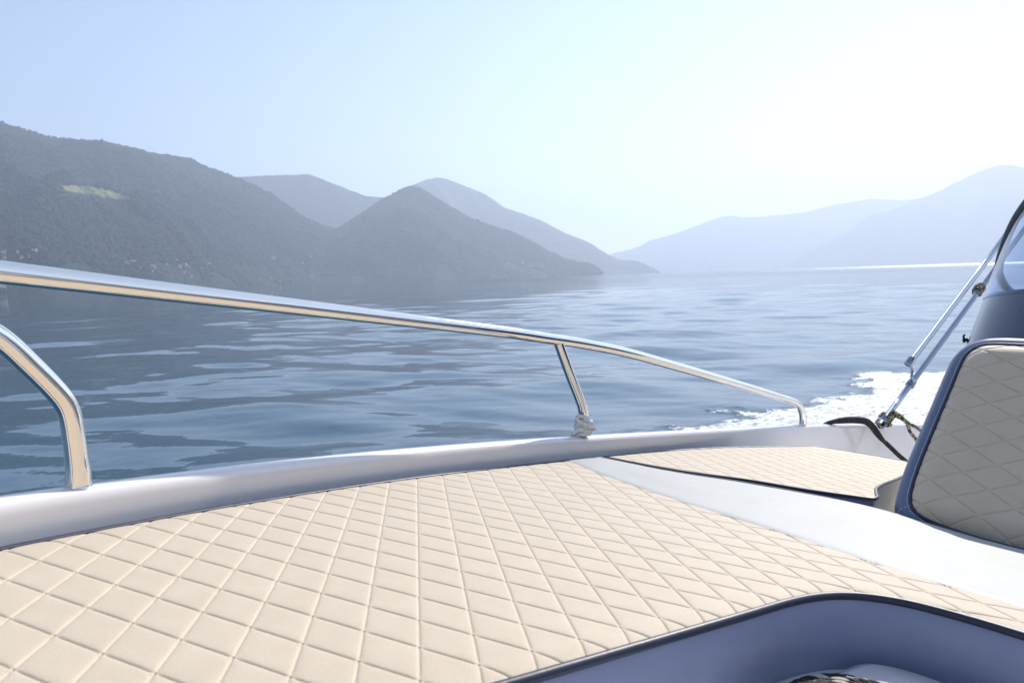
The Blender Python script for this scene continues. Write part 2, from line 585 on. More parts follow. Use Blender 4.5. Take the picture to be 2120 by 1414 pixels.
# tree crowns on the near slope: too many to count, one object
def forest(h1, n, label):
    X, Y, Z, T_ = h1['X'], h1['Y'], h1['Z'], h1['T']
    ci = rng.uniform(60, X.shape[0] - 2, n)
    nr = X.shape[1] - 4
    cj = 1 + (nr - 3) * rng.uniform(0.004, 1, n) ** 1.25
    i, j = ci.astype(int), cj.astype(int)
    fi, fj = (ci - i)[:, None], (cj - j)[:, None]
    G = np.stack([X, Y, Z], -1)
    C = (G[i, j] * (1 - fi) + G[i + 1, j] * fi) * (1 - fj) + (G[i, j + 1] * (1 - fi) + G[i + 1, j + 1] * fi) * fj
    ok = (h1['md'][i, j] < .5) & (h1['md'][i, np.minimum(j + 3, nr)] < .5) & (h1['md'][i, np.minimum(j + 6, nr)] < .5) & (C[:, 2] > 1.5)
    clear = fbm(C[:, 0] / 120, C[:, 1] / 120, 3, 71)
    ok &= ~((C[:, 2] < 70) & (clear > .10))
    C = C[ok]
    n = len(C)
    a = np.arange(6) / 6 * 2 * np.pi
    tpl = [(0, 0, 1.0)]
    tpl += [(.62 * math.cos(t), .62 * math.sin(t), .72) for t in a]
    tpl += [(1.0 * math.cos(t + .5), 1.0 * math.sin(t + .5), .28) for t in a]
    tpl += [(.55 * math.cos(t), .55 * math.sin(t), -.15) for t in a]
    tpl = np.array(tpl)
    k = len(tpl)
    r = rng.uniform(3.6, 6.8, n)
    h = r * rng.uniform(1.1, 1.7, n)
    jit = 1 + rng.uniform(-.22, .22, (n, k, 3))
    V = tpl[None] * jit
    V = V * np.stack([r, r, h], -1)[:, None] + C[:, None]
    F = [[0, 1 + q, 1 + (q + 1) % 6] for q in range(6)]
    for q in range(6):
        q2 = (q + 1) % 6
        F += [[1 + q, 7 + q, 1 + q2], [1 + q2, 7 + q, 7 + q2], [7 + q, 13 + q2, 7 + q2], [7 + q, 13 + q, 13 + q2]]
    F = np.array(F)
    FF = (F[None] + (np.arange(n) * k)[:, None, None]).reshape(-1, 3)
    me = bpy.data.meshes.new('forest')
    V = V.reshape(-1, 3)
    me.vertices.add(len(V))
    me.vertices.foreach_set('co', V.ravel())
    me.loops.add(FF.size)
    me.loops.foreach_set('vertex_index', FF.ravel().astype(np.int32))
    me.polygons.add(len(FF))
    me.polygons.foreach_set('loop_start', np.arange(0, FF.size, 3, dtype=np.int32))
    me.polygons.foreach_set('loop_total', np.full(len(FF), 3, dtype=np.int32))
    me.update(calc_edges=True)
    me.materials.append(M_tree)
    o = bpy.data.objects.new('forest', me)
    COL.objects.link(o)
    P(o, kind='stuff', label=label, category='forest')
forest(h1, 42000, 'dense wood covering the near slope on the left shore')
forest(h3, 26000, 'dense wood covering the steep central hill by the water')

# houses of the lakeside village
M_wall_a, _, _ = mat('pale_render', (.42, .39, .34), .9)
M_wall_b, _, _ = mat('ochre_render', (.38, .30, .20), .9)
M_roof, _, _ = mat('clay_roof', (.32, .15, .09), .9)
M_roof_b, _, _ = mat('grey_roof', (.22, .21, .21), .9)
def house_mesh(w, d, h, wall, roof):
    me = bpy.data.meshes.new('lakeside_house')
    e = .5
    V = [(-w, -d, -4), (w, -d, -4), (w, d, -4), (-w, d, -4), (-w, -d, h), (w, -d, h), (w, d, h), (-w, d, h),
         (-w, 0, h + d * .55), (w, 0, h + d * .55),
         (-w - e, -d - e, h - .1), (w + e, -d - e, h - .1), (w + e, 0, h + d * .55 + .35), (-w - e, 0, h + d * .55 + .35), (w + e, d + e, h - .1), (-w - e, d + e, h - .1)]
    F = [(0, 1, 5, 4), (1, 2, 6, 5), (2, 3, 7, 6), (3, 0, 4, 7), (4, 8, 7), (5, 6, 9), (10, 11, 12, 13), (13, 12, 14, 15)]
    me.from_pydata(V, [], F)
    me.materials.append(wall)
    me.materials.append(roof)
    me.polygons.foreach_set('material_index', [0] * 6 + [1] * 2)
    return me
HM = [house_mesh(5, 4, 6, M_wall_a, M_roof), house_mesh(7, 5, 8, M_wall_a, M_roof_b), house_mesh(4.5, 4, 5, M_wall_b, M_roof), house_mesh(9, 5, 9, M_wall_a, M_roof)]
HL = ['small pale house with tiled roof among the trees of the left shore', 'larger pale house with grey roof among the trees of the left shore',
      'small ochre house with tiled roof among the trees of the left shore', 'long pale house with tiled roof among the trees of the left shore']
HG = ['small pale shore houses', 'grey roofed shore houses', 'ochre shore houses', 'long pale shore houses']
def houses():
    X, Y, Z = h1['X'], h1['Y'], h1['Z']
    spots = []
    for (x0, x1, y0, y1, n) in ((0, 110, 528, 548, 7), (250, 460, 545, 572, 16), (380, 760, 556, 590, 12), (560, 660, 528, 548, 5), (0, 60, 596, 606, 3)):
        for _ in range(n):
            spots.append((random.uniform(x0, x1), random.uniform(y0, y1)))
    for _ in range(9):
        spots.append((random.uniform(1040, 1190), random.uniform(540, 556)))
    n1 = len(spots) - 9
    for k, (px, py) in enumerate(spots):
        h_ = h1 if k < n1 else h3
        X, Y, Z = h_['X'], h_['Y'], h_['Z']
        el = (Z - HCAM) / np.hypot(X, Y)
        a, te = pix_dir(px, py)
        i = int(np.clip(np.searchsorted(h_['az'], a), 1, len(h_['az']) - 1))
        col = el[i]
        j = int(np.argmax(col > te))
        j = max(j, 2)
        q = k % 4 if k % 3 else 0
        o = bpy.data.objects.new('lakeside_house', HM[q])
        COL.objects.link(o)
        o.location = (X[i, j], Y[i, j], Z[i, j] + 2.5)
        o.rotation_euler = (0, 0, -a + random.uniform(-.5, .5))
        s = random.uniform(.5, .85)
        o.scale = (s, s, s)
        if k < n1:
            P(o, label=HL[q], category='house', group=HG[q])
        else:
            P(o, label='tiny pale house low on the wooded point below the central peak', category='house', group='houses on the central point')
houses()

# ------------------------------------------------------------------ lake
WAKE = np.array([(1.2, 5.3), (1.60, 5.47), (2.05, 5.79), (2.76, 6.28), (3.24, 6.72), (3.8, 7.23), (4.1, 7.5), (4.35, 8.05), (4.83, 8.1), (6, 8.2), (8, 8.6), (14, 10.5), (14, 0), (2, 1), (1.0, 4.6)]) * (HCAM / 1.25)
def lake():
    f = 686.0
    dy = np.concatenate([np.linspace(.06, 1, 12)[:-1], np.arange(1.0, 300, .42), np.linspace(300, 1400, 60)])
    r = np.concatenate([[16000.0], HCAM * f / dy])[::-1]
    a = np.concatenate([np.arange(-57, 57, .16), np.arange(57, 303, 3.0)])
    a = np.radians(a)
    R_, A = np.meshgrid(r, a, indexing='ij')
    X, Y = R_ * np.sin(A), R_ * np.cos(A)
    sp = np.gradient(r)[:, None] * np.ones_like(A)
    sp = np.maximum(sp * .8, R_ * rad(.16))
    Z = np.zeros_like(X)
    wind = rad(-108)
    gust = .72 + .55 * fbm(X / 16 + 3, Y / 16, 3, 5)
    gust = np.clip(gust, .25, 1.5)
    for lam, nk, slope in ((7.0, 6, .017), (3.4, 9, .028), (1.8, 12, .034), (1.0, 14, .030), (.55, 14, .020), (.30, 12, .010)):
        fade = smooth((lam / 2.1 - sp) / (lam / 3.0))
        if fade.max() <= 0:
            continue
        S = 0
        for _ in range(nk):
            l = lam * math.exp(rng.uniform(-.3, .3))
            th = wind + rng.normal(0, .55)
            k = 2 * math.pi / l
            S = S + np.cos(k * (X * math.cos(th) + Y * math.sin(th)) + rng.uniform(0, 6.28)) * (slope * math.sqrt(2.0 / nk) / k)
        Z += S * fade * (gust if lam < 3 else 1)
    Z *= 1 + .25 * smooth((A - rad(-8)) / rad(26)) * (A < rad(80)) * smooth((R_ - 7) / 10) + .25 * smooth((R_ - 12) / 20)
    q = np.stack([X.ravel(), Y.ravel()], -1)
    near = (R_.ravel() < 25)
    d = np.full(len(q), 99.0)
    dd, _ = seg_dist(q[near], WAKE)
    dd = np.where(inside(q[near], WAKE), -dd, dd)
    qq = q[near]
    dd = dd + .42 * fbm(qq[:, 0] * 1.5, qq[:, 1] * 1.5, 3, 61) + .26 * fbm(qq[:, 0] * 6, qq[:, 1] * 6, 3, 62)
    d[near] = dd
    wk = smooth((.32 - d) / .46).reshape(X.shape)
    chop = .030 * fbm(X * 2.6, Y * 2.6, 3, 66, ridge=True) + .012 * fbm(X * 9, Y * 9, 3, 67)
    Z += wk * chop * (R_ < 30)
    V = np.stack([X, Y, Z], -1).reshape(-1, 3)
    nv = len(a)
    F = grid_faces(len(r), nv, wrap=True)
    c0 = len(V)
    V = np.concatenate([V, [[0, 0, 0]]])
    F += [[c0, (j + 1) % nv, j][::-1] for j in range(nv)]
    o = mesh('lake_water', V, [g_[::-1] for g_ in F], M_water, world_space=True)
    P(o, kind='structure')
    side_ = smooth((A - rad(-12)) / rad(30)) * (A < rad(80))
    zone = smooth((R_ - 300) / 500) * smooth((A - rad(13)) / rad(14)) * (A < rad(80))
    patch = np.clip(.5 + 1.1 * fbm(X / 90, Y / 40, 3, 83), 0, 1)
    ruffle = .02 + smooth((R_ - 60) / 200) * .10 * side_ * (.5 + .5 * patch) + .24 * zone
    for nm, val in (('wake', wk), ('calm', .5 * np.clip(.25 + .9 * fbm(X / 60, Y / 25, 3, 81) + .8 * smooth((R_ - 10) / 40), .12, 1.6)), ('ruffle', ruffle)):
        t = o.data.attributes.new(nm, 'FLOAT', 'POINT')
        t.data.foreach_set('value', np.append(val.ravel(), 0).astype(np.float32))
lake()

# ------------------------------------------------------------------ boat outlines (metres, boat frame)
def y_out(x):
    x = np.asarray(x, float)
    p = np.polyval([-0.01, .079, -.247, .483, 1.021], np.minimum(x, 3.1))
    return p
def bez(p0, p1, p2, p3, n):
    t = np.linspace(0, 1, n)[:, None]
    return (1 - t) ** 3 * p0 + 3 * (1 - t) ** 2 * t * p1 + 3 * (1 - t) * t * t * p2 + t ** 3 * p3
xs = np.concatenate([np.arange(5.0, 3.0, -.1), np.arange(3.0, -.451, -.03)])
port = np.stack([xs, y_out(xs)], -1)
p0 = port[-1]
bow = bez(p0, p0 + .28 * np.array([-1, -.757]), np.array([-.97, YC + .28]), np.array([-.97, YC]), 16)[1:]
half = np.concatenate([port, bow])
mir = half[::-1][1:].copy()
mir[:, 1] = 2 * YC - mir[:, 1]
OUT = np.concatenate([half, mir])                 # from the port quarter round the bow to the starboard quarter

def normals2(p):
    t = np.gradient(p, axis=0)
    t /= np.linalg.norm(t, axis=1)[:, None]
    return np.stack([t[:, 1], -t[:, 0]], -1)      # outward when walking port quarter -> bow
NO = normals2(OUT)
if (NO[10] @ np.array([0, 1.0])) < 0:
    NO = -NO
def off(d):
    return OUT + NO * np.asarray(d)

# ------------------------------------------------------------------ the boat
boat = boat_thing('motor_boat', 'white motor boat with steel bow rail and navy console under way on the lake', 'boat', (2.0, YC, -.5))
def hull():
    sec = [(-.038, -.11), (-.039, -.02), (-.0395, .026), (-.0385, .036), (-.034, .0425), (-.027, .0455), (-.018, .0462), (-.008, .0452), (-.002, .041), (0.0, .034),
           (.002, 0), (.012, -.012), (.016, -.03), (.010, -.048), (-.004, -.055), (-.03, -.25), (-.07, -.48), (-.16, -.56), (-.45, -.78)]
    n = len(OUT)
    V = np.zeros((n, len(sec), 3))
    for k, (o, z) in enumerate(sec):
        q = off(o)
        V[:, k, :2] = q
        V[:, k, 2] = z
        if o < -.1:
            cy = YC + (q[:, 1] - YC) * np.clip((q[:, 0] + .9) / 1.2, 0, 1)
            V[:, k, 1] = cy
        V[:, k, 0] = np.maximum(V[:, k, 0], -.95 + max(0, -z) * .55) if z < -.06 else V[:, k, 0]
    # inner wall drops to the cockpit floor aft of the side cushion
    aft = smooth((OUT[:, 0] - 2.44) / .05)
    V[:, 0, 2] = -.11 - .36 * aft
    F = [f[::-1] for f in grid_faces(n, len(sec))]
    h = part('hull', V.reshape(-1, 3), F, M_gel, boat)
    # transom
    A = Acc()
    ring = np.concatenate([V[0], V[-1][::-1]])
    A.add(ring, [list(range(len(ring)))])
    part('transom', *A.out(), M_gel, boat, smooth=False)
hull()
def decks():
    inn = off(-.041)
    n = len(inn)
    A = Acc()
    fwd = [i for i in range(n // 2 + 1) if inn[i, 0] < 2.5]
    def strip(idx, z):
        V, F = [], []
        for i in idx:
            V += [(*inn[i], z), (inn[i, 0], 2 * YC - inn[i, 1], z)]
        for k in range(len(idx) - 1):
            F.append([2 * k, 2 * k + 1, 2 * k + 3, 2 * k + 2])
        return V, F
    A.add(*strip(fwd, -.098))
    i0 = fwd[0]
    y0 = inn[i0, 1]
    A.add([(inn[i0, 0], y0, -.098), (inn[i0, 0], 2 * YC - y0, -.098), (inn[i0, 0], 2 * YC - y0, -.47), (inn[i0, 0], y0, -.47)], [[0, 1, 2, 3]])
    aft = [i for i in range(n // 2) if inn[i, 0] >= inn[i0, 0] - 1e-6]
    A.add(*strip(aft, -.465))
    part('deck', *A.out(), M_deck, boat, smooth=False)
decks()

# rail on its stanchions
def rail_y(x):
    return y_out(x) - .020
TR = .0140
def rail():
    px = [-.42, -.3, -.15, 0, .2, .4, .6, .8, 1.0, 1.12, 1.25, 1.45, 1.75, 2.054, 2.3, 2.50, 2.60, 2.66, 2.70, 2.722, 2.728]
    pz = [.313, .313, .312, .312, .3115, .311, .3095, .308, .305, .301, .297, .2845, .252, .216, .186, .160, .147, .134, .112, .08, .04]
    q = np.array([(x, float(rail_y(x)), z) for x, z in zip(px, pz)])
    bw = np.array([(-.62, .52, .314), (-.78, .36, .314), (-.83, YC, .314)])
    bw[0, 1] = .57
    pts = np.concatenate([q[::-1], bw])
    m = pts[::-1][1:].copy()
    m[:, 1] = 2 * YC - m[:, 1]
    path = catmull(np.concatenate([pts, m]), .012)
    r = part('handrail', *tube(path, TR, 28), M_steel, boat)
    def stan(pp, flange):
        for s in (1, -1):
            p_ = catmull(pp, .006)
            w = np.full(len(p_), TR * .95)
            if flange:
                zz = p_[:, 2]
                w = w + .0022 * smooth((.095 - zz) / .05)
            if s < 0:
                p_ = p_.copy()
                p_[:, 1] = 2 * YC - p_[:, 1]
            part('stanchion', *tube(p_, w, 24), M_steel, r)
    stan([(1.166, float(rail_y(1.166)), .296), (1.19, float(rail_y(1.19)), .262), (1.235, float(rail_y(1.235)), .2), (1.272, float(rail_y(1.272)), .152), (1.293, float(rail_y(1.29)), .118), (1.301, float(rail_y(1.3)), .085), (1.302, float(rail_y(1.3)), .044)], False)
    stan([(x_, float(rail_y(x_)), z_) for x_, z_ in ((-.085, .306), (-.04, .268), (.012, .2345), (.042, .205), (.070, .1745), (.081, .1605), (.0885, .147), (.0935, .130), (.097, .114), (.102, .088), (.106, .066), (.1085, .043))], True)
rail()

# console with wrap-round windscreen
CA, CB = .35, .60
def cx(z):
    return 2.044 + .72 * z
def console_pt(th, z, grow=0.0):
    """th 0 at the nose, 90 abeam to port, beyond it straight aft"""
    s = 1 if th >= 0 else -1
    t = abs(th)
    a, b_ = CA + grow, CB + grow
    if t <= 90:
        return (cx(z) - a * math.cos(rad(t)), YC + s * b_ * math.sin(rad(t)), z)
    return (cx(z) + (t - 90) * .012, YC + s * b_, z)
def z_top(th):
    t = abs(th)
    return float(np.interp(t, [0, 30, 45, 60, 66, 73, 80, 86, 95, 130], [1.02, 1.0, .95, .88, .84, .79, .725, .66, .60, .55]))
NAVY_TOP = .545
def console():
    th = np.concatenate([np.arange(-130, -90, 8), np.arange(-90, 91, 3), np.arange(98, 131, 8)])
    def wall(z0, z1, nz, g=0.0):
        V, F = [], []
        for t in th:
            for k in range(nz):
                V.append(console_pt(t, z0 + (z1 - z0) * k / (nz - 1), g))
        return V, [f[::-1] for f in grid_faces(len(th), nz)]
    c = part('console', *wall(.06, NAVY_TOP, 8), M_navy_gloss, boat)
    A = Acc()
    A.add(*wall(-.12, .058, 5, .012))
    part('console_base', *A.out(), M_gel, c)
    # dash top closing the body
    V = [console_pt(t, NAVY_TOP - .004) for t in th]
    part('dash_top', V, [list(range(len(V)))], M_black, c, smooth=False)
    # glass sheet, 6 mm thick
    V, F = [], []
    nz = 10
    for g in (0.004, -.002):
        for t in th:
            for k in range(nz):
                zt = z_top(t)
                z = NAVY_TOP - .01 + (zt - NAVY_TOP + .01) * k / (nz - 1)
                V.append(console_pt(t, z, g))
    n0 = len(th) * nz
    F = GF = grid_faces(len(th), nz)
    F = [list(f) for f in GF] + [[i + n0 for i in f[::-1]] for f in GF]
    w = part('windscreen', V, F, M_glass, boat)
    edge = catmull([console_pt(t, z_top(t), .001) for t in th], .02)
    part('windscreen_trim', *tube(edge, .0125, 12), M_trim, w)
    st = catmull([(2.62, .62, .52), (2.61, .61, .66), (2.64, .585, .80)], .02)
    part('windscreen_stay', *tube(st, .007, 10), M_steel, w)
    # small black snap on the port flank
    p = np.array(console_pt(80, .405, .004))
    A = Acc()
    A.add(*tube([p - (0, .002, 0), p + (0, .005, 0)], .006, 12))
    A.add(*tube([p + (0, .005, 0), p + (0, .008, 0)], .0085, 12))
    A.add(*tube(catmull([p + (0, .006, .002), p + (.003, .010, .010), p + (.006, .008, .016)], .003), .0028, 8))
    part('fastener', *A.out(), M_black, w)
console()

# folded canopy frame: two steel tubes leaning aft from the port gunwale
def canopy_frame():
    Y = 1.472
    a0, a1 = np.array([3.300, Y, .055]), np.array([4.335, Y, .796])
    da = (a1 - a0) / np.linalg.norm(a1 - a0)
    bA = part('canopy_frame', *tube([a0, a0 + da * .3, a1, a0 + da * 2.3], .0145, 20), M_satin, boat)
    b0, b1 = np.array([3.548, Y + .004, .353]), np.array([4.637, Y + .004, 1.135])
    db = (b1 - b0) / np.linalg.norm(b1 - b0)
    part('frame_tube', *tube([b0, b1, b0 + db * 1.9], .0155, 20), M_satin, bA)
    part('tube_cap', *tube([b0 - db * .02, b0 - db * .016, b0 + db * .03], [.010, .0175, .0175], 18), M_satin, bA)
    # base socket
    part('base_socket', *tube([a0 - da * .012, a0 + da * .05], .0185, 18), M_satin, bA)
    # sliding clamp and shackle that join the two tubes
    k = a0 + da * (np.linalg.norm(np.array([3.56, Y, .275]) - a0))
    part('clamp', *tube([k - da * .022, k - da * .02, k + da * .02, k + da * .022], [.016, .0205, .0205, .016], 18), M_satin, bA)
    sh = catmull([k + (0, -.014, .004), k + (-.028, -.012, .03), k + (-.026, -.010, .065), b0 + (-.012, -.008, -.004), b0 + (.006, -.006, .012)], .006)
    part('shackle', *tube(sh, .006, 10), M_satin, bA)
    k2 = a0 + da * np.linalg.norm(a1 - a0) * .985
    part('clamp', *tube([k2 - da * .03, k2 - da * .028, k2 + da * .028, k2 + da * .03], [.015, .0195, .0195, .015], 18), M_satin, bA)
    return k2, da
knot_at, knot_d = canopy_frame()

# ------------------------------------------------------------------ cushions
LAT = .06
E1, E2, LO = np.array([.4957, -.8708]) * LAT, np.array([-.4875, -.8708]) * LAT, np.array([.5625, .9478])
FR = np.array([0, .014, .030, .05, .09, .16, .27, .40, .5, .60, .73, .84, .91, .95, .970, .986])
def puff(u, v, amp=.0011, groove=.0010):
    fu, fv = u - np.floor(u), v - np.floor(v)
    du, dv = np.minimum(fu, 1 - fu), np.minimum(fv, 1 - fv)
    soft = (1 - np.exp(-du / .07)) * (1 - np.exp(-dv / .07))
    # the pressed lines stop just short of each crossing
    gu = np.exp(-(du / .022) ** 2) * smooth((dv - .05) / .04)
    gv = np.exp(-(dv / .022) ** 2) * smooth((du - .05) / .04)
    dot = np.exp(-((du ** 2 + dv ** 2) / .02 ** 2))
    return amp * soft - groove * np.maximum(gu, gv) - .002 * dot

def lattice(poly, org, e1, e2):
    poly = np.asarray(poly, float)
    Mi = np.linalg.inv(np.stack([e1, e2], -1))
    uv = (poly - org) @ Mi.T
    u0, u1 = int(np.floor(uv[:, 0].min())) - 1, int(np.ceil(uv[:, 0].max())) + 1
    v0, v1 = int(np.floor(uv[:, 1].min())) - 1, int(np.ceil(uv[:, 1].max())) + 1
    us = np.concatenate([i + FR for i in range(u0, u1)])
    vs = np.concatenate([i + FR for i in range(v0, v1)])
    U, W_ = np.meshgrid(us, vs, indexing='ij')
    Q = org + U.reshape(-1, 1) * e1 + W_.reshape(-1, 1) * e2
    # quick cut before the exact one
    F = np.asarray(grid_faces(len(us), len(vs)))
    lo, hi = poly.min(0) - .02, poly.max(0) + .02
    okq = ((Q > lo) & (Q < hi)).all(1)
    F = F[okq[F].all(1)]
    used = np.unique(F)
    mp_ = np.full(len(Q), -1)
    mp_[used] = np.arange(len(used))
    return clip_grid(Q[used], mp_[F], poly)[:2], Mi

def flat_grid(poly, step):
    poly = np.asarray(poly, float)
    lo, hi = poly.min(0) - step, poly.max(0) + step
    xs_ = np.arange(lo[0], hi[0] + step, step)
    ys_ = np.arange(lo[1], hi[1] + step, step)
    X, Y = np.meshgrid(xs_, ys_, indexing='ij')
    Q = np.stack([X.ravel(), Y.ravel()], -1)
    return clip_grid(Q, grid_faces(len(xs_), len(ys_)), poly)[:2]

def mirror(p):
    q = np.asarray(p, float)[::-1].copy()
    q[:, 1] = 2 * YC - q[:, 1]
    return q
def cat2(p, step=.02, closed=False):
    p3 = np.concatenate([np.asarray(p, float), np.zeros((len(p), 1))], 1)
    return catmull(p3, step, closed)[:, :2]

x_e = np.array([-.5, -.35, -.2, -.05, .028, .078, .135, .201, .274, .334, .419, .557, .699, .83, .956, 1.06, 1.177])
y_e = np.minimum(np.polyval([.091, -.296, .491, .96], x_e), y_out(x_e) - .075)
PORT_E = cat2(np.stack([x_e, y_e], -1))                                            # bow -> seam corner
AFT_C = cat2([(1.177, y_e[-1]), (1.26, 1.290), (1.315, 1.288)])
AFT_E = cat2([(1.322, 1.280), (1.373, 1.088), (1.452, .942), (1.498, .80), (1.512, .68), (1.495, .58), (1.472, .48), (1.462, .39), (1.455, .2)])
SEAM = cat2([(1.177, y_e[-1]), (1.150, 1.19), (1.128, 1.094), (1.108, .95), (1.096, .822), (1.086, .60), (1.074, .45), (1.070, .2)])
CUT = cat2([(-.5, .445), (0, .445), (.45, .445), (.70, .445), (.80, .445), (.85, .440), (.892, .427), (.922, .407), (.948, .373), (.966, .31), (.972, .25), (.974, .2)])
QP = np.concatenate([PORT_E, SEAM[1:], mirror(SEAM)[1:], mirror(PORT_E)[1:], mirror(CUT), CUT[::-1][1:]])
# CUT ends at the centre line, its mirror starts there
QP = np.concatenate([PORT_E, SEAM[1:], mirror(SEAM)[1:], mirror(PORT_E)[1:], mirror(CUT)[::-1], CUT[::-1][1:]])
VP = np.concatenate([SEAM[::-1], AFT_C[1:], AFT_E[1:], mirror(AFT_E)[1:], mirror(AFT_C)[1:], mirror(SEAM)[::-1][1:]])
RIM_OUT = np.concatenate([PORT_E, AFT_C[1:], AFT_E, mirror(AFT_E)[1:], mirror(AFT_C)[1:], mirror(PORT_E)])
RIM_CUT = np.concatenate([CUT, mirror(CUT)[1:]])

def roll(d, w=.03, h=.004):
    return -h * (1 - np.clip(d / w, 0, 1)) ** 2
def pad_z(Q):
    d1, _ = seg_dist(Q, RIM_OUT, False)
    d2, _ = seg_dist(Q, RIM_CUT, False)
    return roll(d1) + roll(d2, .03, .005)
def band(poly, z0, z1, bulge=0.0, closed=False, n=6, sgn=1):
    """vertical side wall under an outline"""
    poly = np.asarray(poly, float)
    t = np.gradient(poly, axis=0)
    t /= np.maximum(np.linalg.norm(t, axis=1), 1e-9)[:, None]
    nn = np.stack([t[:, 1], -t[:, 0]], -1) * sgn
    V = np.zeros((len(poly), n, 3))
    for k in range(n):
        s = k / (n - 1)
        V[:, k, :2] = poly + nn * bulge * math.sin(math.pi * s) ** .7
        V[:, k, 2] = z0 + (z1 - z0) * s
    return V.reshape(-1, 3), grid_faces(len(poly), n)

pad = boat_thing('sun_pad', 'large cream quilted bow sun pad with white vinyl strip and navy piping', 'cushion', (.7, YC, -.1))
def sun_pad():
    (Q, F), Mi = lattice(QP, LO, E1, E2)
    uv = (Q - LO) @ Mi.T
    z = puff(uv[:, 0], uv[:, 1]) + pad_z(Q)
    part('quilted_panel', np.column_stack([Q, z]), F, M_cream, pad)
    Q, F = flat_grid(VP, .012)
    z = pad_z(Q) + .002
    ds, _ = seg_dist(Q, np.concatenate([SEAM, mirror(SEAM)[1:]]), False)
    z = z - .0025 * (1 - np.clip(ds / .012, 0, 1)) ** 2 + .0025 * fbm(Q[:, 0] * 5, Q[:, 1] * 3, 3, 12)
    part('vinyl_panel', np.column_stack([Q, z]), F, M_white_v, pad)
    # stitched seam
    A = Acc()
    for s_ in (SEAM, mirror(SEAM)):
        p = cat2(s_, .004)
        for k in range(0, len(p) - 1, 2):
            a, b_ = p[k], p[k + 1]
            A.add(*tube([(a[0] - .003, a[1], .0006), (b_[0] - .003, b_[1], .0006)], .0006, 5))
    part('seam_stitching', *A.out(), M_cream, pad)
    o3 = lambda p, z_: np.column_stack([p, np.full(len(p), z_)])
    part('rim_piping', *tube(catmull(o3(RIM_OUT, -.0035), .012), .0045, 12), M_pipe, pad)
    part('recess_piping', *tube(catmull(o3(RIM_CUT, -.0045), .008), .0052, 14), M_pipe, pad)
    part('side_wall', *band(RIM_OUT, -.011, -.105, .004), M_navy, pad)
    V, F = band(RIM_CUT, -.008, -.105, .008, n=10)
    part('recess_wall', V, F, M_blue, pad)
sun_pad()

side = boat_thing('side_cushion', 'smaller cream quilted side cushion along the gunwale beside the backrest', 'cushion', (1.9, 1.1, -.1))
def side_cushion():
    front = cat2([(1.336, 1.303), (1.398, 1.107), (1.498, .966), (1.542, .864), (1.628, .733)])
    endc = cat2([(1.632, .731), (1.665, .738), (1.705, .758), (1.79, .797), (1.887, .824), (2.0, .846), (2.089, .866), (2.25, .90), (2.46, .985)])
    aft = cat2([(2.484, 1.02), (2.482, 1.137), (2.462, 1.28), (2.44, 1.318)])
    outb = cat2([(2.42, 1.326), (2.2, 1.345), (1.958, 1.362), (1.75, 1.353), (1.55, 1.335), (1.40, 1.315), (1.345, 1.306)])
    poly = np.concatenate([front, endc, aft, outb])
    (Q, F), Mi = lattice(poly, LO, E1, E2)
    uv = (Q - LO) @ Mi.T
    d, _ = seg_dist(Q, poly)
    z = puff(uv[:, 0], uv[:, 1]) + roll(d)
    part('quilted_panel', np.column_stack([Q, z]), F, M_cream, side)
    o3 = np.column_stack([poly, np.full(len(poly), -.0040)])
    part('rim_piping', *tube(o3, .0045, 12, closed=True), M_pipe, side)
    V, F = band(np.concatenate([poly, poly[:1]]), -.006, -.097, .003, sgn=1)
    i0, i1 = len(front), len(front) + len(endc)
    part('side_wall', V, F, (M_navy, M_white_v), side, fm=[1 if i0 <= f[0] // 6 < i1 else 0 for f in F])
side_cushion()

